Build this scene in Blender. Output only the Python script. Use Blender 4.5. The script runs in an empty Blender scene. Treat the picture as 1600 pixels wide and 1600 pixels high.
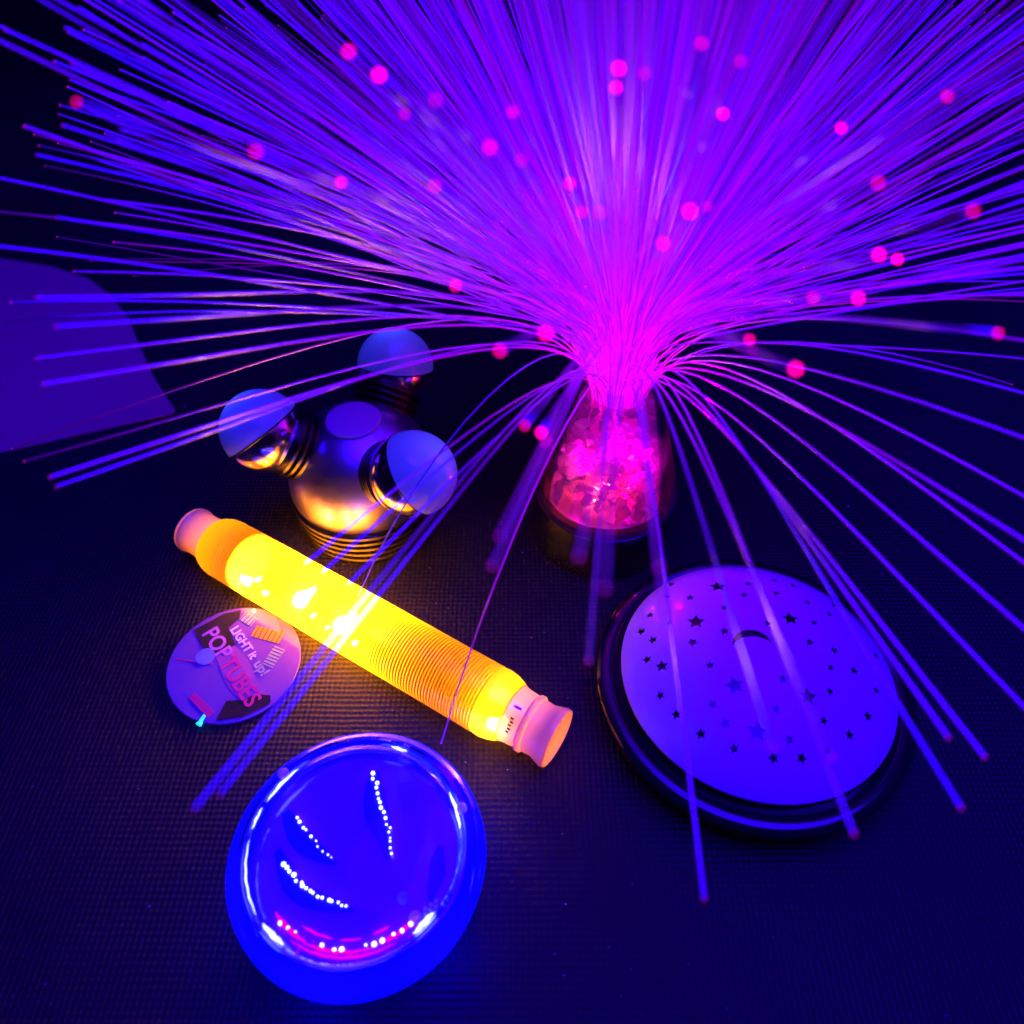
import bpy, bmesh, math, random
from mathutils import Vector, Matrix, Euler, Quaternion
from mathutils.geometry import delaunay_2d_cdt

S = bpy.context.scene
COL = S.collection
PI = math.pi
random.seed(11)

# ------------------------------------------------------------------ camera, world, room light, exposure
cam_d = bpy.data.cameras.new('camera')
cam = bpy.data.objects.new('camera', cam_d)
COL.objects.link(cam)
cam.location = (0, 0, .30)
cam.rotation_euler = (math.radians(90 - 47), 0, 0)
cam_d.sensor_width = 36
cam_d.lens = 27.2
cam_d.clip_start = .005
cam_d.clip_end = 50
cam_d.dof.use_dof = True
cam_d.dof.focus_distance = .335
cam_d.dof.aperture_fstop = 6.8
S.camera = cam

w = bpy.data.worlds.new('World')
S.world = w
w.use_nodes = True
bg = w.node_tree.nodes['Background']
bg.inputs[0].default_value = (.14, .0, 1, 1)
bg.inputs[1].default_value = .012

def area(name, loc, target, size, power, color):
    d = bpy.data.lights.new(name, 'AREA')
    d.shape = 'DISK'; d.size = size; d.energy = power; d.color = color
    o = bpy.data.objects.new(name, d); COL.objects.link(o)
    o.location = loc
    o.rotation_euler = (Vector(target) - Vector(loc)).to_track_quat('-Z', 'Y').to_euler()
    return o
# the blue party lamp under the ceiling, behind the table
area('ceiling_party_lamp', (.18, .22, .95), (.04, .18, 0), .85, 27, (.024, .0, 1))

v = S.view_settings
v.view_transform = 'Standard'; v.look = 'None'; v.exposure = 0; v.gamma = 1; v.use_curve_mapping = False
S.render.engine = 'CYCLES'
S.cycles.use_denoising = True
S.cycles.max_bounces = 7
S.cycles.diffuse_bounces = 3
S.cycles.glossy_bounces = 4
S.cycles.transparent_max_bounces = 24
S.cycles.sample_clamp_indirect = 6
S.cycles.caustics_reflective = False
S.cycles.caustics_refractive = False

# ------------------------------------------------------------------ materials
def nodes(name):
    m = bpy.data.materials.new(name); m.use_nodes = True
    nt = m.node_tree; nt.nodes.clear()
    out = nt.nodes.new('ShaderNodeOutputMaterial')
    return m, nt, out
def N(nt, t, **kw):
    n = nt.nodes.new(t)
    for k, val in kw.items():
        setattr(n, k, val)
    return n
def pbr(name, col, rough=.4, metal=0, coat=0, bump=0, bscale=800, var=.0, emis=None, es=0, spec=.5, bdist=.0002):
    m, nt, out = nodes(name)
    b = N(nt, 'ShaderNodeBsdfPrincipled')
    b.inputs['Base Color'].default_value = (*col, 1)
    b.inputs['Roughness'].default_value = rough
    b.inputs['Metallic'].default_value = metal
    b.inputs['Coat Weight'].default_value = coat
    b.inputs['Specular IOR Level'].default_value = spec
    if emis:
        b.inputs['Emission Color'].default_value = (*emis, 1)
        b.inputs['Emission Strength'].default_value = es
    tc = N(nt, 'ShaderNodeTexCoord')
    nz = N(nt, 'ShaderNodeTexNoise'); nz.inputs['Scale'].default_value = bscale; nz.inputs['Detail'].default_value = 4
    nt.links.new(tc.outputs['Object'], nz.inputs['Vector'])
    if bump:
        bp = N(nt, 'ShaderNodeBump'); bp.inputs['Strength'].default_value = bump; bp.inputs['Distance'].default_value = bdist
        nt.links.new(nz.outputs['Fac'], bp.inputs['Height']); nt.links.new(bp.outputs[0], b.inputs['Normal'])
    if var:
        n2 = N(nt, 'ShaderNodeTexNoise'); n2.inputs['Scale'].default_value = 90; n2.inputs['Detail'].default_value = 5
        nt.links.new(tc.outputs['Object'], n2.inputs['Vector'])
        mr = N(nt, 'ShaderNodeMapRange')
        mr.inputs[1].default_value = .3; mr.inputs[2].default_value = .7
        mr.inputs[3].default_value = max(.02, rough - var); mr.inputs[4].default_value = min(1, rough + var)
        nt.links.new(n2.outputs['Fac'], mr.inputs[0]); nt.links.new(mr.outputs[0], b.inputs['Roughness'])
    nt.links.new(b.outputs[0], out.inputs[0])
    return m
def emit(name, col, st, sampling='NONE'):
    m, nt, out = nodes(name)
    e = N(nt, 'ShaderNodeEmission'); e.inputs[0].default_value = (*col, 1); e.inputs[1].default_value = st
    nt.links.new(e.outputs[0], out.inputs[0])
    m.cycles.emission_sampling = sampling
    return m
def clear(name, tint=(1, 1, 1), ior=1.45, rough=.02, body=0, body_col=(1, 1, 1), blend=.3):
    """thin clear plastic: see-through, with a Fresnel reflection"""
    m, nt, out = nodes(name)
    t = N(nt, 'ShaderNodeBsdfTransparent'); t.inputs[0].default_value = (*tint, 1)
    g = N(nt, 'ShaderNodeBsdfGlossy'); g.inputs['Roughness'].default_value = rough
    fr = N(nt, 'ShaderNodeFresnel'); fr.inputs[0].default_value = ior
    geo = N(nt, 'ShaderNodeNewGeometry')
    mx = N(nt, 'ShaderNodeMixShader')
    # a thin sheet reflects alike from both sides
    m_ior = N(nt, 'ShaderNodeMix'); m_ior.inputs[2].default_value = ior; m_ior.inputs[3].default_value = 1 / ior * 1.0
    nt.links.new(geo.outputs['Backfacing'], m_ior.inputs[0])
    lw = N(nt, 'ShaderNodeLayerWeight'); lw.inputs[0].default_value = blend
    nt.links.new(lw.outputs['Fresnel'], mx.inputs[0])
    if body:
        d = N(nt, 'ShaderNodeBsdfTranslucent'); d.inputs[0].default_value = (*body_col, 1)
        d2 = N(nt, 'ShaderNodeBsdfDiffuse'); d2.inputs[0].default_value = (*body_col, 1)
        dm = N(nt, 'ShaderNodeMixShader'); dm.inputs[0].default_value = .5
        nt.links.new(d.outputs[0], dm.inputs[1]); nt.links.new(d2.outputs[0], dm.inputs[2])
        m2 = N(nt, 'ShaderNodeMixShader'); m2.inputs[0].default_value = body
        nt.links.new(t.outputs[0], m2.inputs[1]); nt.links.new(dm.outputs[0], m2.inputs[2])
        nt.links.new(m2.outputs[0], mx.inputs[1])
    else:
        nt.links.new(t.outputs[0], mx.inputs[1])
    nt.links.new(g.outputs[0], mx.inputs[2]); nt.links.new(mx.outputs[0], out.inputs[0])
    for n in (fr, m_ior): nt.nodes.remove(n)
    return m
def trans(name, tcol, dcol, mix=.6, rough=.3, gloss=.06, see=0.0, noise=0):
    """milky plastic: lets the lamp inside glow through, is lit from outside too"""
    m, nt, out = nodes(name)
    t = N(nt, 'ShaderNodeBsdfTranslucent'); t.inputs[0].default_value = (*tcol, 1)
    d = N(nt, 'ShaderNodeBsdfDiffuse'); d.inputs[0].default_value = (*dcol, 1)
    g = N(nt, 'ShaderNodeBsdfGlossy'); g.inputs['Roughness'].default_value = rough
    a = N(nt, 'ShaderNodeMixShader'); a.inputs[0].default_value = mix
    nt.links.new(d.outputs[0], a.inputs[1]); nt.links.new(t.outputs[0], a.inputs[2])
    last = a
    if see:
        tp = N(nt, 'ShaderNodeBsdfTransparent'); tp.inputs[0].default_value = (*[.5 + .5 * c for c in tcol], 1)
        s = N(nt, 'ShaderNodeMixShader'); s.inputs[0].default_value = see
        nt.links.new(a.outputs[0], s.inputs[1]); nt.links.new(tp.outputs[0], s.inputs[2]); last = s
    lw = N(nt, 'ShaderNodeLayerWeight'); lw.inputs[0].default_value = .3
    mul = N(nt, 'ShaderNodeMath', operation='MULTIPLY_ADD'); mul.inputs[1].default_value = .5; mul.inputs[2].default_value = gloss * .5
    nt.links.new(lw.outputs['Fresnel'], mul.inputs[0])
    f = N(nt, 'ShaderNodeMixShader'); nt.links.new(mul.outputs[0], f.inputs[0])
    nt.links.new(last.outputs[0], f.inputs[1]); nt.links.new(g.outputs[0], f.inputs[2])
    if noise:
        tc = N(nt, 'ShaderNodeTexCoord'); nz = N(nt, 'ShaderNodeTexNoise'); nz.inputs['Scale'].default_value = noise
        nt.links.new(tc.outputs['Object'], nz.inputs['Vector'])
        bp = N(nt, 'ShaderNodeBump'); bp.inputs['Strength'].default_value = .25; bp.inputs['Distance'].default_value = .0003
        nt.links.new(nz.outputs['Fac'], bp.inputs['Height'])
        for n in (d, g): nt.links.new(bp.outputs[0], n.inputs['Normal'])
    nt.links.new(f.outputs[0], out.inputs[0])
    return m

def mat_mat():
    m, nt, out = nodes('woven_rubber')
    b = N(nt, 'ShaderNodeBsdfPrincipled'); b.inputs['Specular IOR Level'].default_value = .2
    tc = N(nt, 'ShaderNodeTexCoord')
    sep = N(nt, 'ShaderNodeSeparateXYZ'); nt.links.new(tc.outputs['Object'], sep.inputs[0])
    wob = N(nt, 'ShaderNodeTexNoise'); wob.inputs['Scale'].default_value = 45; wob.inputs['Detail'].default_value = 2
    nt.links.new(tc.outputs['Object'], wob.inputs['Vector'])
    def sine(sock, pitch):
        ad = N(nt, 'ShaderNodeMath', operation='MULTIPLY_ADD'); ad.inputs[1].default_value = .0012
        nt.links.new(wob.outputs['Fac'], ad.inputs[0]); nt.links.new(sock, ad.inputs[2])
        mu = N(nt, 'ShaderNodeMath', operation='MULTIPLY'); mu.inputs[1].default_value = 2 * PI / pitch
        nt.links.new(ad.outputs[0], mu.inputs[0])
        s = N(nt, 'ShaderNodeMath', operation='SINE'); nt.links.new(mu.outputs[0], s.inputs[0])
        return s
    sx, sy = sine(sep.outputs[0], .0022), sine(sep.outputs[1], .0024)
    pr = N(nt, 'ShaderNodeMath', operation='ADD'); nt.links.new(sx.outputs[0], pr.inputs[0]); nt.links.new(sy.outputs[0], pr.inputs[1])
    fine = N(nt, 'ShaderNodeTexNoise'); fine.inputs['Scale'].default_value = 2600; fine.inputs['Detail'].default_value = 3
    nt.links.new(tc.outputs['Object'], fine.inputs['Vector'])
    h = N(nt, 'ShaderNodeMath', operation='MULTIPLY_ADD'); h.inputs[1].default_value = .8
    nt.links.new(fine.outputs['Fac'], h.inputs[0]); nt.links.new(pr.outputs[0], h.inputs[2])
    bp = N(nt, 'ShaderNodeBump'); bp.inputs['Strength'].default_value = .42; bp.inputs['Distance'].default_value = .0003
    nt.links.new(h.outputs[0], bp.inputs['Height']); nt.links.new(bp.outputs[0], b.inputs['Normal'])
    big = N(nt, 'ShaderNodeTexNoise'); big.inputs['Scale'].default_value = 14; big.inputs['Detail'].default_value = 6
    nt.links.new(tc.outputs['Object'], big.inputs['Vector'])
    r = N(nt, 'ShaderNodeMapRange'); r.inputs[1].default_value = .3; r.inputs[2].default_value = .7; r.inputs[3].default_value = .42; r.inputs[4].default_value = .62
    nt.links.new(big.outputs['Fac'], r.inputs[0]); nt.links.new(r.outputs[0], b.inputs['Roughness'])
    cr = N(nt, 'ShaderNodeValToRGB')
    cr.color_ramp.elements[0].color = (.008, .007, .009, 1); cr.color_ramp.elements[1].color = (.021, .018, .021, 1)
    nt.links.new(big.outputs['Fac'], cr.inputs[0]); nt.links.new(cr.outputs[0], b.inputs['Base Color'])
    nt.links.new(b.outputs[0], out.inputs[0])
    return m

def fibre_mat():
    """clear plastic fibre: side glow of the lamp light it carries, fading and losing red with the way travelled; glossy skin"""
    m, nt, out = nodes('glowing_fibre')
    b = N(nt, 'ShaderNodeBsdfPrincipled')
    b.inputs['Base Color'].default_value = (.68, .64, .72, 1); b.inputs['Roughness'].default_value = .16; b.inputs['Metallic'].default_value = .88
    b.inputs['Specular IOR Level'].default_value = .9
    at = N(nt, 'ShaderNodeAttribute', attribute_name='way')
    cr = N(nt, 'ShaderNodeValToRGB')
    e = cr.color_ramp.elements
    e[0].position = 0; e[0].color = (.95, 0, 1, 1)
    e[1].position = 1; e[1].color = (.022, 0, .11, 1)
    for p, c in ((.10, (.85, 0, 1)), (.19, (.46, 0, 1)), (.30, (.28, 0, .98)), (.48, (.18, 0, .80)), (.75, (.085, 0, .32))):
        x = e.new(p); x.color = (*c, 1)
    nt.links.new(at.outputs['Fac'], cr.inputs[0])
    ti = N(nt, 'ShaderNodeAttribute', attribute_name='tint')
    sp_ = N(nt, 'ShaderNodeSeparateColor'); nt.links.new(cr.outputs[0], sp_.inputs[0])
    mu = N(nt, 'ShaderNodeMath', operation='MULTIPLY'); nt.links.new(sp_.outputs[0], mu.inputs[0]); nt.links.new(ti.outputs['Fac'], mu.inputs[1])
    cb = N(nt, 'ShaderNodeCombineColor'); nt.links.new(mu.outputs[0], cb.inputs[0]); nt.links.new(sp_.outputs[2], cb.inputs[2])
    end = N(nt, 'ShaderNodeMath', operation='GREATER_THAN'); end.inputs[1].default_value = 1.6; nt.links.new(at.outputs['Fac'], end.inputs[0])
    mc_ = N(nt, 'ShaderNodeMix', data_type='RGBA'); nt.links.new(end.outputs[0], mc_.inputs[0])
    nt.links.new(cb.outputs[0], mc_.inputs[6]); mc_.inputs[7].default_value = (.9, 0, .7, 1)
    nt.links.new(mc_.outputs[2], b.inputs['Emission Color'])
    oi = N(nt, 'ShaderNodeAttribute', attribute_name='gain')
    nt.links.new(oi.outputs['Fac'], b.inputs['Emission Strength'])
    nt.links.new(b.outputs[0], out.inputs[0])
    m.cycles.emission_sampling = 'NONE'
    return m

M = dict(
    mat=mat_mat(), fibre=fibre_mat(),
    black=pbr('black_plastic', (.012, .011, .014), .28, bump=.05, var=.08),
    rubber=pbr('black_rubber', (.010, .008, .010), .26, bump=.06),
    gloss_black=pbr('glossy_black_plastic', (.010, .009, .014), .12, coat=.5, var=.05),
    silver=pbr('satin_silver', (.58, .54, .90), .34, metal=1),
    chrome=pbr('polished_silver', (.85, .84, .88), .15, metal=1),
    cap=trans('milky_white_plastic', (.5, .55, .9), (.52, .54, .90), .25, .08, .22),
    white=pbr('white_plastic', (.80, .78, .80), .22, coat=.35, var=.06, bump=.03),
    plate=pbr('lilac_plate', (.34, .03, .80), .12, coat=.6, bump=.06, bscale=300),
    tube=trans('yellow_translucent_plastic', (.96, .31, .004), (.80, .38, .0), .75, .35, .02, see=.05),
    tubecap=trans('yellow_cap_plastic', (.95, .20, .01), (.34, .08, .55), .5, .3, .07),
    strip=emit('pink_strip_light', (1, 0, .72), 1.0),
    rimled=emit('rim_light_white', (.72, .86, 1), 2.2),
    board=pbr('white_board', (.6, .5, .4), .5),
    led=emit('led_white', (1, .95, .8), 60),
    ledblue=emit('led_bluewhite', (.8, .8, 1), 3.5),
    cone=clear('clear_acrylic', (.96, .90, .97), body=.07, body_col=(.8, .4, .9), blend=.12),
    dome=clear('clear_dome', (.97, .97, 1), rough=.03, blend=.26),
    crystal=trans('crystal_acrylic', (.95, .60, .95), (.25, .08, .3), .78, .06, .22, see=.25),
    bowl=trans('blue_translucent_plastic', (.012, .008, .98), (.012, .008, .9), .7, .06, .26, see=.03, noise=60),
    vane=trans('deep_blue_film', (.01, .015, .9), (.015, .02, .95), .3, .25, .1),
    star=pbr('black_star_pane', (.006, .005, .010), .10, coat=.6, bump=.4, bscale=1500),
    paper=pbr('pink_card', (.55, .06, .19), .5, bump=.5, bscale=60, bdist=.002, var=.1),
    foil=pbr('shiny_tag_card', (.13, .05, .45), .16, coat=.8, var=.06, bump=.04, bscale=120),
    ink=pbr('black_ink', (.03, .02, .03), .2, coat=.8),
    pink=pbr('pink_ink', (.85, .05, .28), .2, coat=.8),
    purple=pbr('purple_ink', (.70, .22, .80), .2, coat=.8),
    violet=pbr('violet_ink', (.26, .07, .42), .2, coat=.8),
    lilac=pbr('pale_ink', (.90, .82, .92), .2, coat=.8),
    bluei=pbr('blue_ink', (.12, .16, .85), .2, coat=.8),
    grey=pbr('grey_ink', (.40, .42, .52), .2, coat=.8),
    yellow=pbr('yellow_ink', (.85, .55, .05), .2, coat=.8),
    cyan=pbr('fluorescent_cyan_plastic', (.05, .8, .8), .3, emis=(.02, .85, .95), es=.9),
    dust=pbr('pale_dust', (.6, .55, .6), .7),
)

# ------------------------------------------------------------------ mesh helpers
def mesh_obj(name, verts, faces, mat, parent=None, smooth=True, loc=None):
    me = bpy.data.meshes.new(name)
    me.from_pydata([tuple(p) for p in verts], [], faces)
    if smooth:
        me.shade_smooth()
    me.update()
    o = bpy.data.objects.new(name, me); COL.objects.link(o)
    me.materials.append(mat)
    if parent: o.parent = parent
    if loc: o.location = loc
    return o
def frame(origin, direction):
    q = Vector(direction).normalized().to_track_quat('Z', 'Y')
    return Matrix.Translation(origin) @ q.to_matrix().to_4x4()
def lathe(profile, n=64, mat4=None, close0=True, close1=True):
    """profile: list of (r, z); returns verts, faces"""
    vs, fs = [], []
    for r, z in profile:
        for i in range(n):
            a = 2 * PI * i / n
            p = Vector((r * math.cos(a), r * math.sin(a), z))
            vs.append(mat4 @ p if mat4 else p)
    k = len(profile)
    for j in range(k - 1):
        for i in range(n):
            i2 = (i + 1) % n
            fs.append((j * n + i, j * n + i2, (j + 1) * n + i2, (j + 1) * n + i))
    if close0: fs.append(tuple(reversed(range(n))))
    if close1: fs.append(tuple((k - 1) * n + i for i in range(n)))
    return vs, fs
def lathe_obj(name, profile, mat, parent=None, n=64, mat4=None, c0=True, c1=True, angle=40):
    vs, fs = lathe(profile, n, mat4, c0, c1)
    o = mesh_obj(name, vs, fs, mat, parent)
    o.data.shade_smooth()
    try:
        o.data.set_sharp_from_angle(angle=math.radians(angle))
    except Exception:
        pass
    return o
def sweep(points, radii, n=6):
    """tube along points"""
    vs, fs = [], []
    k = len(points)
    t = (points[1] - points[0]).normalized()
    ref = Vector((0, 1, 0)) if abs(t.y) < .9 else Vector((1, 0, 0))
    u = t.cross(ref).normalized()
    for j, p in enumerate(points):
        t2 = (points[min(j + 1, k - 1)] - points[max(j - 1, 0)]).normalized()
        u = (u - t2 * u.dot(t2)).normalized()
        w2 = t2.cross(u)
        for i in range(n):
            a = 2 * PI * i / n
            vs.append(p + (u * math.cos(a) + w2 * math.sin(a)) * radii[j])
    for j in range(k - 1):
        for i in range(n):
            i2 = (i + 1) % n
            fs.append((j * n + i, j * n + i2, (j + 1) * n + i2, (j + 1) * n + i))
    fs.append(tuple(reversed(range(n)))); fs.append(tuple((k - 1) * n + i for i in range(n)))
    return vs, fs
def empty(name, loc, label, cat):
    o = bpy.data.objects.new(name, None); COL.objects.link(o)
    o.location = loc; o.empty_display_size = .01
    o['label'] = label; o['category'] = cat
    return o
def bulb(name, loc, power, color, radius, parent):
    d = bpy.data.lights.new(name, 'POINT'); d.energy = power; d.color = color; d.shadow_soft_size = radius
    o = bpy.data.objects.new(name, d); COL.objects.link(o); o.location = loc; o.parent = parent
    return o

# ------------------------------------------------------------------ the mat on the table
g = mesh_obj('table_mat', [(-4, -3, 0), (4, -3, 0), (4, 5, 0), (-4, 5, 0)], [(0, 1, 2, 3)], M['mat'], smooth=False)
g['kind'] = 'structure'

# ------------------------------------------------------------------ fibre optic lamp
LX, LY = .046, .268
lamp = empty('fibre_optic_lamp', (LX, LY, 0), 'fibre optic lamp with clear cone of pink crystals and a spray of glowing fibres', 'lamp')
lathe_obj('base', [(.0325, 0), (.0342, .0012), (.0345, .004), (.0345, .0265), (.0340, .0285), (.0325, .0292), (.029, .0294)], M['gloss_black'], lamp, 96)
lathe_obj('base_ring', [(.0305, .0293), (.0340, .0294), (.0346, .0300), (.0346, .0312), (.0340, .0318), (.0310, .0319)], M['cone'], lamp, 96, c0=False, c1=False)
cone_prof = [(.0338, .0318), (.0335, .0345), (.0312, .046), (.0274, .062), (.0233, .078), (.0207, .088), (.0191, .094), (.0181, .0985), (.0181, .1005)]
cone = lathe_obj('clear_cone', cone_prof + [(r - .0012, z) for r, z in reversed(cone_prof)], M['cone'], lamp, 96, c0=False, c1=False)
lathe_obj('floor_disc', [(.0305, .0325), (.0305, .0335)], M['chrome'], lamp, 64)
collar = lathe_obj('collar', [(.0128, .070), (.0132, .0715), (.0132, .0865), (.0140, .0875), (.0140, .0890), (.0125, .0895), (.0120, .0885)], M['cone'], lamp, 64, c0=False, c1=False)
def cone_r(z):
    for (r0, z0), (r1, z1) in zip(cone_prof, cone_prof[1:]):
        if z0 <= z <= z1:
            return r0 + (r1 - r0) * (z - z0) / (z1 - z0)
    return .018
# crystals: a few cut shapes, shared by all chunks
rc = random.Random(5)
cr_mesh = []
for k in range(9):
    bm = bmesh.new()
    pts = []
    for i in range(11):
        d = Vector((rc.gauss(0, 1), rc.gauss(0, 1), rc.gauss(0, 1))).normalized()
        bm.verts.new(d * rc.uniform(.75, 1.1) * Vector((1, .8, 1.05)).length / 1.65)
    bmesh.ops.convex_hull(bm, input=bm.verts)
    me = bpy.data.meshes.new('crystal'); bm.to_mesh(me); bm.free(); me.materials.append(M['crystal']); cr_mesh.append(me)
placed = []
tries = 0
while len(placed) < 296 and tries < 60000:
    tries += 1
    z = rc.uniform(.036, .090); s = rc.uniform(.0026, .0047)
    rmax = cone_r(z) - .0018 - s * .85; rmin = .006 + s * .6 if z < .070 else .0135 + s * .6
    if rmax < rmin: 
        s = .0026; rmax = cone_r(z) - .0016 - s; rmin = .0135 + s * .6
        if rmax < rmin: continue
    r = math.sqrt(rc.uniform(rmin ** 2, rmax ** 2)); a = rc.uniform(0, 2 * PI)
    p = Vector((r * math.cos(a), r * math.sin(a), z))
    if any((p - q).length < (s + t) * .62 for q, t in placed): continue
    placed.append((p, s))
    o = bpy.data.objects.new('crystal', rc.choice(cr_mesh)); COL.objects.link(o)
    o.parent = lamp; o.location = p; o.scale = (s, s * rc.uniform(.8, 1.15), s * rc.uniform(.8, 1.2))
    o.rotation_euler = (rc.uniform(0, 6), rc.uniform(0, 6), rc.uniform(0, 6))
for (x, y, z, pw, c) in ((-.006, -.010, .038, .11, (1, .03, .03)), (.010, -.004, .038, .11, (1, 0, .10)), (0, .008, .040, .07, (1, 0, .45)),
                         (.013, -.011, .060, .06, (1, .0, .65)), (-.013, -.010, .060, .06, (1, 0, .65)), (0, -.016, .076, .04, (1, 0, 1))):
    bulb('lamp_led', (x, y, z), pw, c, .002, lamp)
# the stem: fibre bundle gathered below the collar
stem_vs, stem_fs = lathe([(.0050, .034), (.0055, .045), (.0085, .060), (.0112, .072), (.0116, .0885)], 40)
stem = mesh_obj('bundle_sheath', stem_vs, stem_fs, emit('sheath_glow', (1, 0, .62), .75), lamp)

def add_way(me, n_per, ways, gain, tint=1.0):
    a = me.attributes.new('way', 'FLOAT', 'POINT'); b = me.attributes.new('gain', 'FLOAT', 'POINT')
    c = me.attributes.new('tint', 'FLOAT', 'POINT')
    vals = []
    for wv in ways: vals += [wv] * n_per
    a.data.foreach_set('value', vals); b.data.foreach_set('value', gain if isinstance(gain, list) else [gain] * len(vals))
    c.data.foreach_set('value', tint if isinstance(tint, list) else [tint] * len(vals))
FR = .00034
TIPS = [emit('fibre_tip_light', (1, .0, .22 + .03 * k), (3, 5, 8, 13)[k]) for k in range(4)]
NS = 5
rf = random.Random(23)
def start_point():
    a = rf.uniform(0, 2 * PI); r = .0112 * math.sqrt(rf.random())
    return Vector((r * math.cos(a), r * math.sin(a), .080)), a, r / .0112
def bend_path(az, th, length, seg=15, droop=0):
    """a fibre that leaves the collar upright, bends outwards and then runs straight"""
    a0 = az + rf.gauss(0, .5); r = .0110 * min(1, (.25 + .75 * th / 1.1) * rf.uniform(.75, 1.05))
    p = Vector((r * math.cos(a0), r * math.sin(a0), .080))
    pts = [p.copy()]; ways = [0]
    ds = length / seg; s = 0
    b0 = rf.uniform(.022, .034); b1 = b0 + rf.uniform(.03, .055)
    fine = 4
    for k in range(seg):
        for q in range(fine):
            s += ds / fine
            x = min(1, max(0, (s - b0 * .5) / (b1 - b0 * .5))); x = x * x * (3 - 2 * x)
            t = th * x + droop * (s / length) ** 2
            p = p + Vector((math.sin(t) * math.cos(az), math.sin(t) * math.sin(az), math.cos(t))) * (ds / fine)
        pts.append(p.copy()); ways.append(s / .25)
    return pts, ways
def bezier_path(tip, seg=18, sag=None):
    d = Vector((tip.x, tip.y, 0)); az = math.atan2(d.y, d.x)
    a0 = az + rf.gauss(0, .35); r = .0110 * rf.uniform(.75, 1.0)
    p0 = Vector((r * math.cos(a0), r * math.sin(a0), .080))
    length = (tip - p0).length
    low = max(0, .125 - tip.z)
    up = (min(.075, .35 * length) + .35 * low) * rf.uniform(.92, 1.08)
    p1 = p0 + Vector((0, 0, up)) + d.normalized() * .006
    p2 = p0.lerp(tip, .50 if low < .03 else .62) + Vector((0, 0, .030 + .42 * low))
    pts, ways, s = [], [], 0
    for k in range(seg + 1):
        t = k / seg
        t = t * (.55 + .45 * t)
        q = p0 * (1 - t) ** 3 + p1 * 3 * t * (1 - t) ** 2 + p2 * 3 * t * t * (1 - t) + tip * t ** 3
        if pts: s += (q - pts[-1]).length
        pts.append(q); ways.append(s / .25)
    return pts, ways
TINTS = (.2, .5, .9, 1.0, 1.15, 1.4, 1.9)
def ended(pts, ways):
    d = (pts[-1] - pts[-2]).normalized()
    return pts + [pts[-1] + d * .0001, pts[-1] + d * .0005], ways + [ways[-1], 3.0]
def fibre_obj(pts, ways, gain, with_tip):
    if not with_tip: pts, ways = ended(pts, ways)
    vs, fs = sweep(pts, [FR] * len(pts), NS)
    o = mesh_obj('fibre', vs, fs, M['fibre'], lamp)
    add_way(o.data, NS, ways, gain, rf.choice(TINTS))
    if with_tip:
        d = (pts[-1] - pts[-2]).normalized()
        lv, lf = lathe([(FR * 1.02, -.0002), (FR * 1.06, .00005), (FR * .8, .0003), (FR * .3, .00042)], 8, frame(pts[-1], d))
        t = mesh_obj('fibre_tip', lv, lf, rf.choice(TIPS), o)
    return o

# tips that come towards the viewer (metres from the scene's origin, in mm)
DOTS = [(-20.4, 130.0, 258.9), (-12.2, 132.4, 254.5), (-19.7, 149.9, 246.1), (0.1, 142.7, 249.0), (-3.4, 122.2, 251.2), (1.5, 131.8, 245.3), (-13.1, 130.1, 241.7), (-40.1, 123.8, 249.9), (-30.8, 138.6, 238.5), (16.5, 131.8, 259.3), (17.4, 139.3, 254.1), (22.7, 145.3, 254.3), (31.8, 146.0, 258.7), (39.8, 149.3, 255.0), (38.1, 147.7, 246.9), (62.4, 153.2, 242.4), (59.2, 124.2, 244.8), (10.2, 135.7, 239.6), (12.5, 133.5, 235.4), (14.3, 121.0, 241.4), (26.7, 112.1, 245.9), (37.1, 142.8, 232.0), (24.5, 117.4, 237.9), (59.8, 116.6, 236.4), (72.0, 133.1, 226.5), (52.4, 119.1, 226.9), (58.7, 115.9, 228.8), (43.2, 118.9, 218.4), (42.9, 95.6, 229.2), (-10.1, 124.2, 226.3), (-2.0, 106.8, 224.6), (5.2, 101.2, 231.8), (5.2, 103.8, 209.3), (2.4, 111.3, 204.5), (-25.9, 137.0, 260.1), (76.6, 146.4, 250.3), (74.8, 121.3, 241.5), (-78.6, 149.4, 248.3), (87.4, 118.4, 220.2)]
HANG = [(-61.4, 60.4, 151.2), (-62.1, 68.6, 138.4), (-3.2, 82.2, 198.9), (-1.9, 82.5, 206.0), (10.0, 73.7, 211.5), (13.4, 68.4, 210.6), (14.9, 81.4, 170.8), (22.8, 75.7, 206.5), (42.2, 54.0, 117.9), (66.1, 56.9, 148.0), (47.2, 64.6, 168.8), (62.0, 67.8, 158.1), (24.8, 70.9, 195.2), (-27.3, 139.3, 19.7), (-65.5, 199.1, 34.5), (92.6, 64.6, 141.5), (95.6, 79.9, 142.1), (103.8, 77.0, 138.8), (130.4, 86.7, 126.9), (139.2, 91.5, 137.5), (166.9, 108.7, 127.1), (186.2, 125.5, 132.1), (147.3, 98.2, 155.1), (181.6, 125.5, 161.1), (216.3, 165.2, 145.6), (189.6, 144.0, 188.3), (193.5, 240.9, 114.4), (225.0, 196.9, 179.0), (198.5, 269.9, 141.5), (-122.4, 176.9, 191.5), (-111.6, 162.9, 192.1), (-120.8, 160.6, 176.3), (-134.7, 182.0, 168.9), (-157.2, 182.6, 128.4), (-193.5, 222.7, 97.5), (-119.1, 143.1, 159.9), (-120.4, 144.8, 154.7), (-192.3, 324.9, 119.8), (-188.6, 337.8, 113.7), (-185.6, 344.3, 101.1)]
base = Vector((LX, LY, 0))
HANG += [(-55.9, 133.1, 136.9), (-51.2, 131.4, 135.4), (-45.3, 132.1, 129.2)]
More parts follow.
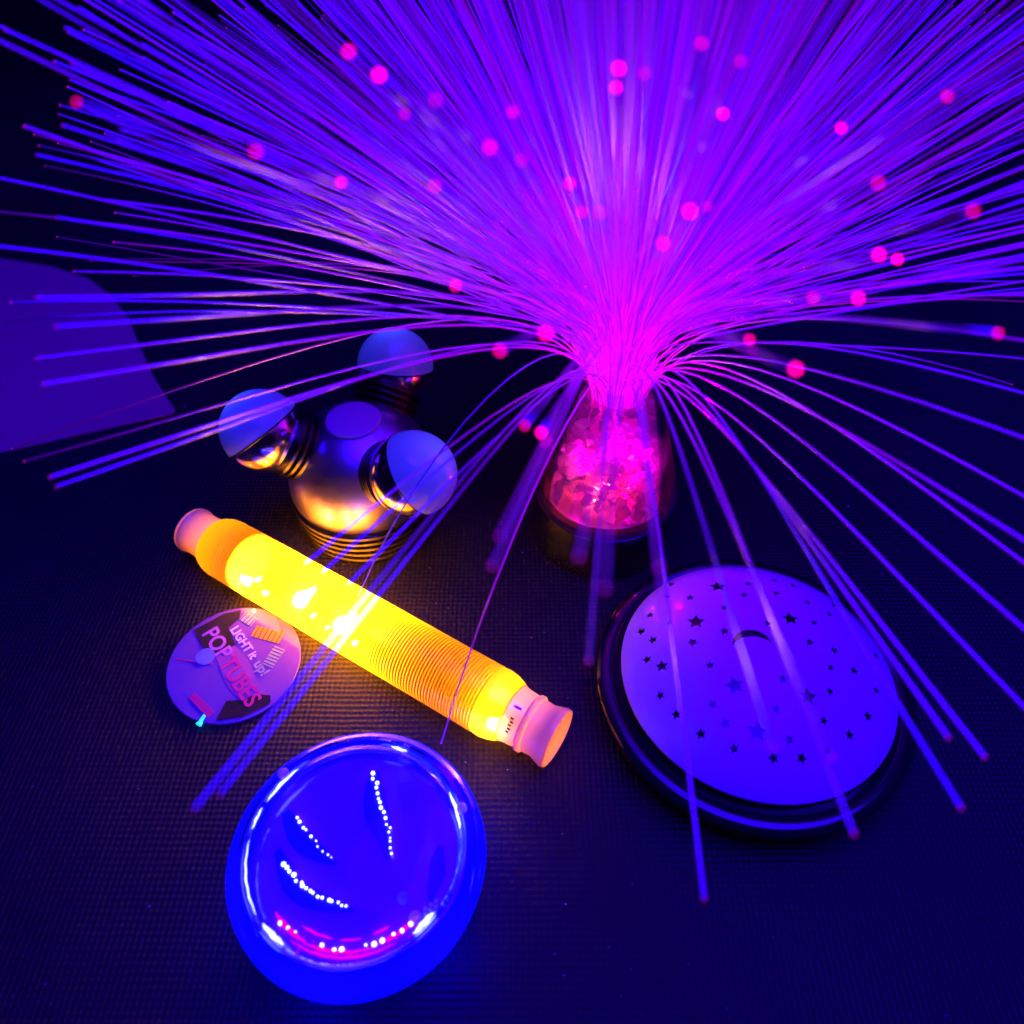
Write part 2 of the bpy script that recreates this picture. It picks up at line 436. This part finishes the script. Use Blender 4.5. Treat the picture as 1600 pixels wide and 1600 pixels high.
for t in DOTS:
    pts, ways = bezier_path(Vector(t) / 1000 - base)
    fibre_obj(pts, ways, rf.uniform(.75, 1.0), True)
for k, t in enumerate(HANG):
    pts, ways = bezier_path(Vector(t) / 1000 - base)
    fibre_obj(pts, ways, rf.uniform(.2, .32) if k < 2 or k > len(HANG) - 4 else rf.uniform(.45, .85), False)
n_one = 300 - len(DOTS) - len(HANG)
rest_v, rest_f, rest_w, rest_g, rest_t = [], [], [], [], []
TOTAL = 1250
for k in range(TOTAL):
    az = rf.uniform(0, 2 * PI)
    front = max(0, -math.sin(az))                 # 1 straight towards the viewer's side
    th = math.radians(73) * math.sqrt(rf.random())
    if rf.random() < .05: th = math.radians(rf.uniform(60, 92))
    if front > .35:
        # towards the room side the spray is thin and its fibres stand steeply
        if rf.random() < .5: az = -az
        else: th = math.radians(rf.uniform(2, 24))
    ln = rf.uniform(.215, .255)
    pts, ways = bend_path(az, th, ln, droop=rf.uniform(0, .22) * (th / 1.1))
    gain = rf.choice((.12, .3, .55, .85, 1.0, 1.1)) * rf.uniform(.8, 1.1)
    if k < n_one:
        fibre_obj(pts, ways, gain, False)
    else:
        pts, ways = ended(pts, ways)
        vs, fs = sweep(pts, [FR] * len(pts), NS)
        o0 = len(rest_v); rest_v += vs; rest_f += [tuple(i + o0 for i in f) for f in fs]
        for wv in ways: rest_w += [wv] * NS
        rest_g += [gain] * len(vs); rest_t += [rf.choice(TINTS)] * len(vs)
ro = mesh_obj('fibre_mass', rest_v, rest_f, M['fibre'], lamp)
add_way(ro.data, 1, rest_w, rest_g, rest_t)
ro['kind'] = 'stuff'

# ------------------------------------------------------------------ three-ball lamp
BX, BY = -.0745, .279
ball = empty('three_ball_lamp', (BX, BY, 0), 'silver domed lamp with three round balls on black ribbed necks', 'lamp')
prof = [(.033, 0), (.0355, .0008), (.0362, .0022)]
for k in range(5):
    z = .0026 + k * .0042
    r = .0364 + .0004 * k
    prof += [(r - .0022, z), (r - .0004, z + .0005), (r, z + .0014), (r - .0004, z + .0023), (r - .0022, z + .0030)]
prof += [(.0362, .0238), (.035, .0246)]
lathe_obj('ribbed_base', prof, M['rubber'], ball, 96, angle=30)
dome_prof = [(.0358, .0235), (.0366, .0250), (.0368, .028)]
for k in range(1, 14):
    a = k / 14 * PI / 2 * .97
    dome_prof.append((.0366 * math.cos(a) ** .85, .028 + .037 * math.sin(a)))
lathe_obj('silver_dome', dome_prof, M['silver'], ball, 96, c0=False)
bt = lathe_obj('top_button', [(.0128, 0), (.0132, .0006), (.0128, .0016), (.0105, .0024), (.006, .0028), (.001, .0029)], M['white'], ball, 64)
bt.location = (0, 0, .0632)  # low white disc raised on the dome's top
for ang, el, arm, capdir in ((190, 38, .0415, (-.53, .28, .71)), (-49, 36, .0475, (.887, .029, .533)), (70, 36, .045, (.105, .37, .88))):
    a = math.radians(ang); e = math.radians(el)
    out = Vector((math.cos(a), math.sin(a), 0))
    axis = (out * math.cos(e) + Vector((0, 0, 1)) * math.sin(e)).normalized()
    centre = out * arm + Vector((0, 0, .0635))
    root = centre - axis * .030
    fm = frame(root, axis)
    np_ = [(.0135, 0)]
    for k in range(5):
        z = .002 + k * .0033; r = .0158 + .0003 * k
        np_ += [(r - .0016, z), (r, z + .0007), (r, z + .0020), (r - .0016, z + .0027)]
    np_ += [(.0150, .0195), (.012, .021)]
    neck = lathe_obj('ribbed_neck', np_, M['rubber'], ball, 64, fm, angle=30)
    capdir = Vector(capdir).normalized()
    fb = frame(centre, capdir)
    R = .0190
    cup = [(R * math.sin(t), -R * math.cos(t)) for t in [PI * (.08 + .42 * k / 14) for k in range(15)]]
    lathe_obj('silver_cup', cup, M['chrome'], ball, 64, fb)
    capp = [(R * 1.006 * math.cos(t), .0004 + R * 1.006 * math.sin(t)) for t in [PI / 2 * k / 15 * .985 for k in range(16)]]
    lathe_obj('milky_cap', capp, M['cap'], ball, 64, fb, c0=False)
    bulb('ball_led', centre + capdir * .011 + Vector((-.002, 0, .003)), .012, (.07, .12, 1), .003, ball)
    lathe_obj('seam_ring', [(R * 1.003, -.0004), (R * 1.012, -.0002), (R * 1.012, .0003), (R * 1.003, .0005)], M['rubber'], ball, 64, fb, c0=False, c1=False)

# ------------------------------------------------------------------ yellow light-up tube
A = Vector((-.158, .2545, .0150)); B = Vector((.0182, .1429, .0150))
TL = (B - A).length
tube = empty('pop_tube', (A.x, A.y, 0), 'glowing yellow ribbed plastic tube lying diagonally on the mat', 'light tube')
tm = Matrix.Translation((0, 0, A.z)) @ (B - A).to_track_quat('Z', 'Y').to_matrix().to_4x4()
TR = .0147
pf = [(.0104, .0165), (.0130, .0180), (.0142, .0210), (TR, .0245), (TR, .0275), (TR, .0305)]
z = .031; pitch = .00145
while z < TL - .0335:
    pf += [(TR + .0001, z + pitch * .12), (TR + .0001, z + pitch * .5), (TR - .00032, z + pitch * .72), (TR - .00032, z + pitch * .88)]
    z += pitch
pf += [(TR, z + .0008), (TR + .0001, z + .0035), (.0142, z + .0065), (.0132, z + .0095), (.0122, z + .0115)]
zc = z + .0115
lathe_obj('ribbed_sleeve', pf, M['tube'], tube, 72, tm, c0=False, c1=False, angle=35)
lathe_obj('end_cap', [(.0102, .0), (.0113, .0010), (.0116, .0028), (.0108, .0040), (.0106, .0120), (.0110, .0130), (.0110, .0172)], M['tubecap'], tube, 64, tm, c1=False)
lathe_obj('end_cap', [(.0122, zc - .0006), (.0117, zc + .002), (.0113, zc + .0070), (.0122, zc + .0076), (.0122, zc + .0092), (.0112, zc + .0100), (.0110, zc + .0140), (.0120, TL - .0036), (.0126, TL - .0020), (.0124, TL - .0004), (.0112, TL), (.0102, TL - .0005)], M['tubecap'], tube, 64, tm, c0=False)
ax = (B - A).normalized()
view = (Vector((0, 0, .30)) - (A + B) / 2); view = (view - ax * view.dot(ax)).normalized()
side = ax.cross(view)
def tp(t, a, r):
    """point at way t along the axis, angle a from the upper front side"""
    q = ax * (t * TL) + (view * math.cos(a) + side * math.sin(a)) * r
    return Vector((q.x, q.y, q.z + A.z))
led_strip = [(.225, 1.05, .0042), (.385, .30, .0050), (.50, .40, .0052), (.885, .85, .0040), (.262, .55, .0017), (.285, 1.1, .0020), (.425, .75, .0014), (.465, .95, .0012), (.54, .9, .0016)]
for t, a, rl in led_strip:
    # emissive teardrop shaped as the LED's hot spot on the sleeve, its point turned up the tube's far side
    c0 = tp(t, a, .0092); nrm = (tp(t, a, 1) - tp(t, a, 0)).normalized()
    e1 = (ax * .55 - side).normalized(); e1 = (e1 - nrm * e1.dot(nrm)).normalized(); e2 = nrm.cross(e1)
    lv, nl = [], 24
    for zz, kk in ((0, 1), (.0010, .92), (.0016, .55)):
        for i in range(nl):
            q = 2 * PI * i / nl
            rr = rl * kk * (1 + .9 * max(0, math.cos(q)) ** 6)
            lv.append(c0 + e1 * rr * math.cos(q) + e2 * rr * .8 * math.sin(q) * (1 - .35 * max(0, math.cos(q))) + nrm * zz)
    lf = [(j * nl + i, j * nl + (i + 1) % nl, (j + 1) * nl + (i + 1) % nl, (j + 1) * nl + i) for j in range(2) for i in range(nl)]
    lf += [tuple(2 * nl + i for i in range(nl))]
    mesh_obj('led_lens', lv, lf, M['led'], tube)
for t, a, r, pw in [(.225, 1.05, .0118, .05), (.385, .30, .0118, .05), (.50, .40, .0118, .05), (.885, .85, .0112, .03),
                    (.28, 0, 0, .22), (.40, 0, 0, .30), (.50, 0, 0, .24), (.865, 0, 0, .025), (.10, 0, 0, .022), (.045, 0, 0, .0022), (.95, 0, 0, .0035)]:
    bulb('tube_led', tp(t, a, r), pw, (1, .84, .22), .0008, tube)  # lamps in the left end and both caps are added fill
lathe_obj('led_board', [(.004, .185 * TL), (.0140, .185 * TL), (.0140, .185 * TL + .0012), (.004, .185 * TL + .0012)], M['board'], tube, 48, tm)  # added opaque disc inside, cuts the LED light off from the left end
# small printed marks on the right cap
def cap_mark(zz, a, lz, la, mat, r):
    pts = []
    for i, j in ((0, 0), (1, 0), (1, 1), (0, 1)):
        pts.append(tp((zz + i * lz) / TL, a + j * la, r))
    mesh_obj('printed_mark', pts, [(0, 1, 2, 3)], mat, tube, smooth=False)
for k in range(5):
    cap_mark(zc + .0030 + .0004 * (k % 2), .12 + k * .12, .0016, .07, M['ink'], .0121)
cap_mark(zc + .0020, -.28, .0034, .09, M['pink'], .0122)

# ------------------------------------------------------------------ round swing tag
TX, TY = -.1235, .1855
tag = empty('round_tag', (TX, TY, 0), 'shiny round printed card tag beside the yellow tube', 'tag')
TZ = .0012
td = Vector((.0298, -.0363, 0)).normalized(); tu = Vector((-td.y, td.x, 0))      # reading direction, its up side
TGM = Matrix(((td.x, tu.x, 0, 0), (td.y, tu.y, 0, 0), (0, 0, 1, 0), (0, 0, 0, 1)))
tilt = Matrix.Rotation(math.radians(3), 4, Vector((1, .3, 0)))
TGM = Matrix.Translation((0, 0, .0026)) @ tilt @ TGM
lathe_obj('card', [(.0288, -.0003), (.0291, 0), (.0288, .0003)], M['foil'], tag, 96, TGM)
def flat(name, pts, mat, z0=.0004, h=.00012, parent=tag, m4=TGM):
    n = len(pts)
    vs = [m4 @ Vector((x, y, z0)) for x, y in pts] + [m4 @ Vector((x, y, z0 + h)) for x, y in pts]
    fs = [tuple(range(n, 2 * n))] + [(i, (i + 1) % n, n + (i + 1) % n, n + i) for i in range(n)]
    return mesh_obj(name, vs, fs, mat, parent, smooth=False)
def arc(cx, cy, r, a0, a1, n=20):
    return [(cx + r * math.cos(math.radians(a0 + (a1 - a0) * i / n)), cy + r * math.sin(math.radians(a0 + (a1 - a0) * i / n))) for i in range(n + 1)]
# dark title band across the card, following its round edge
band = []
for x in [-.0270 + .0028 * i for i in range(20)]:
    band.append((x, -.0062 - .0012 * math.sin(x * 180)))
band = [(x, max(y, -math.sqrt(max(.0283 ** 2 - x * x, 0)))) for x, y in band]
top = [(x, min(.0045 + .0009 * math.sin(x * 210 + 1), math.sqrt(max(.0283 ** 2 - x * x, 0)))) for x, y in reversed(band)]
flat('title_band', band + top, M['violet'])
flat('dark_panel', [(-.0268, -.0066), (-.0120, -.0076), (-.0080, -.0040), (-.0078, .0048), (-.0180, .0062), (-.0195, .0125), (-.0230, .0150), (-.0262, .0082)], M['ink'], z0=.00054)
flat('dark_panel', [(.0150, -.0110), (.0205, -.0185), (.0262, -.0085), (.0278, .0030), (.0245, .0050), (.0205, .0010), (.0190, -.0050)], M['ink'], z0=.00054)
def text(name, body, size, x, y, mat, z, sx=1, sp=1):
    c = bpy.data.curves.new(name, 'FONT'); c.body = body; c.size = size; c.extrude = .00006; c.offset = .00018; c.space_character = sp
    c.resolution_u = 3
    o = bpy.data.objects.new(name, c)
    COL.objects.link(o); bpy.context.view_layer.update()
    dg = bpy.context.evaluated_depsgraph_get()
    me = bpy.data.meshes.new_from_object(o.evaluated_get(dg))
    COL.objects.unlink(o); bpy.data.objects.remove(o)
    me.transform(TGM @ Matrix.Translation((x, y, z)) @ Matrix.Diagonal((sx, 1, 1, 1)))
    me.materials.clear(); me.materials.append(mat)
    t = bpy.data.objects.new(name, me); COL.objects.link(t); t.parent = tag
    return t
text('lettering', 'POP', .0105, -.0225, -.0048, M['purple'], .00078, .92)
text('lettering', 'TUBES', .0105, -.0035, -.0056, M['pink'], .00078, .92)
text('lettering', 'LIGHT', .0056, -.0165, .0062, M['lilac'], .00078)
text('lettering', 'it', .0056, .0006, .0064, M['lilac'], .00078)
text('lettering', 'up!', .0064, .0062, .0062, M['grey'], .00078)
flat('round_badge', arc(-.0105, -.0085, .0042, 0, 340), M['bluei'], z0=.00078)
# printed tubes on the card
def print_tube(cx, cy, ang, ln, wd, mat, ribs):
    a = math.radians(ang); d = Vector((math.cos(a), math.sin(a))); nn = Vector((-d.y, d.x)); c = Vector((cx, cy))
    flat('printed_tube', [tuple(c + d * (u * ln / 2) + nn * (q * wd / 2)) for u, q in ((-1, -1), (1, -1), (1, 1), (-1, 1))], mat, z0=.00054)
    for k in range(ribs):
        u = -.8 + 1.6 * k / max(1, ribs - 1)
        flat('printed_rib', [tuple(c + d * (u * ln / 2 + i * .0003) + nn * (q * wd / 2)) for i, q in ((-.5, -1), (.5, -1), (.5, 1), (-.5, 1))], M['ink'], z0=.00068)
print_tube(-.0035, .0185, 35, .014, .006, M['yellow'], 6)
print_tube(.0085, .0150, -62, .010, .0055, M['grey'], 6)
print_tube(-.0165, .0155, 20, .007, .005, M['grey'], 4)
print_tube(.0100, -.0200, 10, .014, .0035, M['pink'], 0)
flat('fold_line', [(-.018, -.0190), (-.0055, -.0075), (-.0052, -.0079), (-.0177, -.0195)], M['pink'], z0=.00054)
# fine plastic loop through the card's edge up to the tube
lp = []
p_a = TGM @ Vector((-.0010, .0245, .0008)); p_b = Vector((-.1095 - TX, .2130 - TY, .020))
for k in range(17):
    t = k / 16
    q = p_a.lerp(p_b, t); q.z += .006 * math.sin(PI * t); lp.append(q)
vs, fs = sweep(lp, [.0005] * 17, 8)
mesh_obj('tag_loop', vs, fs, M['cone'], tag)

# tiny cyan tag pin on the mat
pin = empty('tag_pin', (-.1308, .1588, 0), 'tiny bright cyan plastic pin just below the round tag', 'plastic pin')
d = Vector((-.0014, -.0039, 0)).normalized()
lathe_obj('shaft', [(.0006, -.0024), (.0010, -.0020), (.0011, 0), (.0010, .0020), (.0006, .0024)], M['cyan'], pin, 16, frame((0, 0, .0011), d))
lathe_obj('cross_bar', [(.0008, .0018), (.0013, .0020), (.0013, .0027), (.0008, .0029)], M['cyan'], pin, 16, frame((0, 0, .0013), d))

# ------------------------------------------------------------------ blue dome light
DX, DY = -.0545, .0985
dl = empty('dome_light', (DX, DY, 0), 'round blue glowing light with a clear dome over rows of bright dots', 'night light')
bowl = [(.034, 0), (.0390, .0010), (.0425, .0045), (.0445, .0100), (.0452, .0155), (.0447, .0200), (.0430, .0232), (.0405, .0250), (.0385, .0256), (.0374, .0250), (.0370, .0240)]
lathe_obj('glowing_bowl', bowl, M['bowl'], dl, 128, c1=False)
lathe_obj('inner_plate', [(.0369, .0182), (.0369, .0190), (.034, .0192), (.020, .0186), (.004, .0184)], M['plate'], dl, 96)
lathe_obj('clear_rim', [(.0366, .0252), (.0374, .0262), (.0386, .0265), (.0396, .0260), (.0398, .0254)], M['dome'], dl, 128, c0=False, c1=False)
dp = [(.0368 * math.cos(t), .0250 + .0105 * math.sin(t)) for t in [PI / 2 * k / 16 * .97 for k in range(17)]]
lathe_obj('clear_dome', dp, M['dome'], dl, 128, c0=False)
for k in range(6):
    a = 2 * PI * k / 6 + .3
    bulb('bowl_led', (.036 * math.cos(a), .036 * math.sin(a), .011), .075, (.04, .02, 1), .002, dl)
def curve_pts(ctrl, n):
    """even points along a polyline, smoothed"""
    P = [Vector((x / 1000, y / 1000, 0)) for x, y in ctrl]
    L = [0]
    for a_, b_ in zip(P, P[1:]): L.append(L[-1] + (b_ - a_).length)
    res = []
    for k in range(n):
        s = L[-1] * k / (n - 1)
        for i in range(len(P) - 1):
            if s <= L[i + 1] + 1e-9:
                res.append(P[i].lerp(P[i + 1], (s - L[i]) / (L[i + 1] - L[i]))); break
    return res
bead_me = {}
def bead(p, r, z):
    key = round(r, 5)
    if key not in bead_me:
        vs, fs = lathe([(r * .75, -r * .5), (r, 0), (r * .8, r * .6), (r * .3, r * .95)], 8)
        me = bpy.data.meshes.new('led_bead'); me.from_pydata([tuple(q) for q in vs], [], fs); me.shade_smooth(); me.materials.append(M['ledblue']); bead_me[key] = me
    o = bpy.data.objects.new('led_bead', bead_me[key]); COL.objects.link(o); o.parent = dl; o.location = (p.x, p.y, z)
rows = (([(-24.1, -4.4), (-19.8, -9.6), (-13.6, -13.7), (-7, -16.6), (-1.2, -18.1)], 17, .00085, 1),
        ([(-23.5, 11.7), (-16.9, 4.3), (-8.5, -3.3)], 10, .0006, 1),
        ([(2.4, 27.5), (3.4, 23.7), (6.9, 15.6), (10.4, 7.6), (12.0, -1.2)], 17, .00080, 1),
        ([(-22.5, -23.0), (-14.1, -28.0), (-2.6, -31.0), (11.8, -29.3), (21.2, -23.0)], 15, .00078, 0))
for ctrl, n, r, taper in rows:
    pts = curve_pts(ctrl, n)
    for k, p in enumerate(pts):
        rr = r * (1 - .6 * k / n) * random.uniform(.7, 1.15) if taper else r * random.uniform(.5, 1.25)
        if not taper and k in (3, 4, 8): continue
        jit = Vector((random.gauss(0, .00035), random.gauss(0, .00035), 0))
        bead(p + jit, round(rr, 4), .0200)  # rows of small emissive white dots on the plate
def arc_strip(name, rad, a0, a1, z, th_, mat, wob=0):
    k_ = max(8, int((a1 - a0) / 2.5)); pts, rad_ = [], []
    for k in range(k_ + 1):
        q = math.radians(a0 + (a1 - a0) * k / k_); rr = rad + wob * math.sin(k * 1.7)
        pts.append(Vector((rr * math.cos(q), rr * math.sin(q), z)))
        rad_.append(th_ * (.15 + .85 * math.sin(PI * k / k_) ** .7) * random.uniform(.75, 1.15))
    vs, fs = sweep(pts, rad_, 8)
    mesh_obj(name, vs, fs, mat, dl)
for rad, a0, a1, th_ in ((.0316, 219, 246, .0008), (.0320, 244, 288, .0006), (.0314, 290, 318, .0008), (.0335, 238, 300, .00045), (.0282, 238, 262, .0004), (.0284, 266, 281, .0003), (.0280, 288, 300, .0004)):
    arc_strip('pink_light_strip', rad, a0, a1, .0197, th_, M['strip'], .0001)  # emissive arcs standing in for the fibre spray's pink reflection in the dome
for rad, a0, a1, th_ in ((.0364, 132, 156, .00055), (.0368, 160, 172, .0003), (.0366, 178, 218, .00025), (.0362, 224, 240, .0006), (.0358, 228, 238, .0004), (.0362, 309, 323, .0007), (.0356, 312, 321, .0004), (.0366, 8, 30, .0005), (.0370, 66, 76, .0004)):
    arc_strip('rim_light', rad, a0, a1, .0262, th_, M['rimled'], .00015)  # emissive arcs standing in for the sharp glints along the rim
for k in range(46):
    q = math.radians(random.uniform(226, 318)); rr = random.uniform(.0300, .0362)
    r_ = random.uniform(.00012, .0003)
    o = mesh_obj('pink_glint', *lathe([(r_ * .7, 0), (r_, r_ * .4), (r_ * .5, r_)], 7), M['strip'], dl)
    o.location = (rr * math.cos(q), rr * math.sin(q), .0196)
# blue film vanes beside each row
def vane(ctrl, wdt):
    pts = curve_pts(ctrl, 12)
    vs, fs = [], []
    for k, p in enumerate(pts):
        t = (pts[min(k + 1, 11)] - pts[max(k - 1, 0)]).normalized(); nn = Vector((-t.y, t.x, 0))
        ww = wdt * math.sin(PI * (.12 + .84 * k / 11))
        for q, zz in ((-1.3, .0194), (.2, .0194), (.2, .0190), (-1.3, .0190)):
            vs.append(Vector((p.x, p.y, zz)) + nn * q * ww)
    for k in range(11):
        for i in range(4):
            fs.append((k * 4 + i, k * 4 + (i + 1) % 4, k * 4 + 4 + (i + 1) % 4, k * 4 + 4 + i))
    fs.append((3, 2, 1, 0)); fs.append(tuple(44 + i for i in range(4)))
    mesh_obj('blue_vane', vs, fs, M['vane'], dl, smooth=False)
vane([(-27.5, 1.0), (-19.8, -9.6), (-13.6, -13.7), (2.0, -19.1)], .0042)
vane([(-27.5, 14.7), (-16.9, 4.3), (-6.5, -4.3)], .0050)
vane([(3.4, 29.7), (6.9, 15.6), (10.4, 7.6), (12.0, -3.2)], .0052)
vane([(30, 2), (31, -8), (27, -18)], .0040)
for x, y in ((-29.5, 25.2), (36.6, 12.3), (17.7, -15.7), (22.3, -21.6)):
    o = lathe_obj('clear_stud', [(.0012, -.0012), (.0021, 0), (.0019, .0010), (.0012, .0018), (.0003, .0021)], M['crystal'], dl, 20)
    o.location = (x / 1000, y / 1000, .0262 if abs(x) > 25 else .0200)
# small circuit patch of white print near the rim
for k in range(9):
    i, j = k % 3, k // 3
    o = mesh_obj('chip', [(-.0006, -.0006, 0), (.0006, -.0006, 0), (.0006, .0006, 0), (-.0006, .0006, 0), (-.0006, -.0006, .0006), (.0006, -.0006, .0006), (.0006, .0006, .0006), (-.0006, .0006, .0006)],
                 [(4, 5, 6, 7), (0, 1, 5, 4), (1, 2, 6, 5), (2, 3, 7, 6), (3, 0, 4, 7)], M['white'], dl, smooth=False)
    o.location = (.0255 + .0017 * i, -.0225 + .0018 * j + .0012 * i, .0194)

# ------------------------------------------------------------------ star projector
SX, SY = .101, .170
sp = empty('star_projector', (SX, SY, 0), 'round star projector with white dome pierced by stars and a crescent moon', 'star projector')
lathe_obj('base', [(.056, 0), (.0600, .0015), (.0632, .0060), (.0642, .0100), (.0640, .0120), (.0632, .0142)], M['black'], sp, 128, c1=True)
lathe_obj('glossy_rim', [(.0640, .0120), (.0650, .0130), (.0652, .0146), (.0640, .0160), (.0612, .0165), (.0590, .0161), (.0574, .0152), (.0567, .0170), (.0562, .0190), (.0555, .0165)], M['gloss_black'], sp, 160, c0=False, c1=False)
RD = .0556
def dz(x, y):
    r2 = (x * x + y * y) / RD ** 2
    return .0210 + .0180 * (1 - r2) ** .78 if r2 < 1 else .0210
BIG = [(-11.6, 35.5), (-24.8, 15.1), (13.6, 15.2), (11.7, -20.3), (-9.6, -33.2), (-40.8, -3.4), (-15.3, -15.8)]
SMALL = [(-29.6, 42.9), (-33.1, 33.7), (-24.4, 29.9), (-41.7, 24.1), (-46.3, 16.2), (-42.6, 9.9), (-35.0, 17.4), (-45.8, 1.2), (-27.9, 4.9), (-12.3, 21.3), (-14.8, 8.6), (-23.1, -6.5), (-42.7, -15.4), (-37.6, -23.8), (-24.4, -22.2), (-20.7, -29.7), (-29.7, -32.1), (-18.5, -38.3), (1.9, 36.8), (-2.2, 28.8), (14.9, 40.9), (23.0, 38.5), (12.3, 30.8), (25.0, 26.7), (3.4, 12.1), (33.1, 21.5), (23.8, 14.3), (18.5, 3.5), (28.3, 1.1), (24.3, -7.4), (21.3, -17.5), (3.4, -13.8), (-1.4, -25.5), (16.2, -29.0), (1.7, -36.1), (-4.8, -42.1), (5.6, -42.1), (15.6, -39.7), (25.8, -33.0), (35.5, -24.9), (34.6, -7.0), (49.3, 4.2), (42.7, -13.4), (39.1, 29.7)]
rs = random.Random(4)
shapes = []
def star_pts(cx, cy, r, rot):
    return [(cx + (r if k % 2 == 0 else r * .46) * math.cos(rot + k * PI / 5), cy + (r if k % 2 == 0 else r * .46) * math.sin(rot + k * PI / 5)) for k in range(10)]
for x, y in BIG: shapes.append(star_pts(x / 1000, y / 1000, .0040 if (x, y) != BIG[5] else .0029, PI / 2 + rs.uniform(-.2, .2)))
for x, y in SMALL: shapes.append(star_pts(x / 1000, y / 1000, .0022 * rs.uniform(.85, 1.1), PI / 2 + rs.uniform(-.4, .4)))
# crescent
mc = (-.0051, .0006)
outer = [(mc[0] + .0080 * math.cos(math.radians(a)), mc[1] + .0082 * math.sin(math.radians(a))) for a in range(-4, 185, 9)]
inner = [(mc[0] + .0079 * math.cos(math.radians(a)), mc[1] + .0050 * math.sin(math.radians(a)) - .0004) for a in range(176, 3, -9)]
shapes.append(outer + inner)
V2, F2 = [], []
for s in shapes:
    i0 = len(V2); V2 += [Vector(p) for p in s]; F2.append(list(range(i0, i0 + len(s))))
E2 = []
i0 = len(V2); nb = 120
for k in range(nb): V2.append(Vector((RD * math.cos(2 * PI * k / nb), RD * math.sin(2 * PI * k / nb))))
E2 = [(i0 + k, i0 + (k + 1) % nb) for k in range(nb)]
for ring in range(1, 22):
    r = RD * ring / 22; n = max(6, int(ring * 5.4))
    for k in range(n):
        a = 2 * PI * (k + .5 * (ring % 2)) / n
        p = Vector((r * math.cos(a), r * math.sin(a)))
        if all((p - Vector(c)).length > .0012 for s in shapes for c in s): V2.append(p)
rv, re, rfc, ov, oe, of = delaunay_2d_cdt(V2, E2, F2, 0, 1e-7)
tri = [tuple(f) for f, o in zip(rfc, of) if not o]
top_v = [Vector((p.x, p.y, dz(p.x, p.y))) for p in rv]
nv = len(top_v); TH = .0013
vs = top_v + [p - Vector((0, 0, TH)) for p in top_v]
cnt = {}
for f in tri:
    for a_, b_ in ((f[0], f[1]), (f[1], f[2]), (f[2], f[0])): cnt[(a_, b_)] = 1
fs = list(tri) + [tuple(reversed([i + nv for i in f])) for f in tri]
for (a_, b_) in cnt:
    if (b_, a_) not in cnt: fs.append((b_, a_, a_ + nv, b_ + nv))
dm = mesh_obj('pierced_dome', vs, fs, M['white'], sp)
dm.data.set_sharp_from_angle(angle=math.radians(35))
for k, s in enumerate(shapes):
    cx = sum(p[0] for p in s) / len(s); cy = sum(p[1] for p in s) / len(s)
    kk = 1.0
    n = len(s)
    pv = [Vector((x, y, dz(x, y) - .0009)) for x, y in s] + [Vector((x, y, dz(x, y) - .0012)) for x, y in s]
    pfc = [tuple(range(n))] + [(i, i + n, (i + 1) % n + n, (i + 1) % n) for i in range(n)]
    if k == len(shapes) - 1:
        pfc = [((i), (i + 1), n - 2 - i, n - 1 - i) for i in range(n // 2 - 1) if len({i, i + 1, n - 2 - i, n - 1 - i}) == 4] 
    me_o = mesh_obj('moon_pane' if k == len(shapes) - 1 else 'star_pane', pv, pfc, M['star'], sp, smooth=False)
lathe_obj('lamp_tray', [(.053, .0152), (.053, .0160), (.02, .0156), (.001, .0156)], M['black'], sp, 64)

# ------------------------------------------------------------------ pale card at the left, and dust
card = [(-.50, .555), (-.40, .545), (-.345, .530), (-.310, .512), (-.287, .490), (-.2657, .4632), (-.245, .427), (-.2267, .396), (-.211, .3736), (-.2025, .362), (-.2045, .3585), (-.2272, .3497), (-.275, .331), (-.36, .298), (-.60, .24), (-.70, .55)]
n = len(card)
cv = [Vector((x, y, .0004)) for x, y in card] + [Vector((x, y, .0014)) for x, y in card]
co = mesh_obj('paper_card', cv, [tuple(range(n, 2 * n))] + [(i, (i + 1) % n, n + (i + 1) % n, n + i) for i in range(n)] + [tuple(reversed(range(n)))], M['paper'], smooth=False)
co['label'] = 'pale card with a curved edge lying on the mat at the far left'; co['category'] = 'card'
rd = random.Random(8)
dv, df = [], []
for k in range(260):
    x, y = rd.uniform(-.2, .25), rd.uniform(.03, .4)
    r = rd.uniform(.00007, .0002) if k % 9 else rd.uniform(.0002, .00034); a = rd.uniform(0, 6); st = rd.uniform(1, 2.5)
    i0 = len(dv)
    for q in range(5):
        b_ = a + q * 2 * PI / 5
        dv.append((x + r * math.cos(b_) * st, y + r * math.sin(b_), .0006 + rd.uniform(0, .0001)))
    dv.append((x, y, .0009))
    df += [(i0 + q, i0 + (q + 1) % 5, i0 + 5) for q in range(5)]
du = mesh_obj('dust_specks', dv, df, M['dust'], smooth=False)
du['kind'] = 'stuff'; du['label'] = 'pale dust specks scattered on the dark mat'; du['category'] = 'dust'
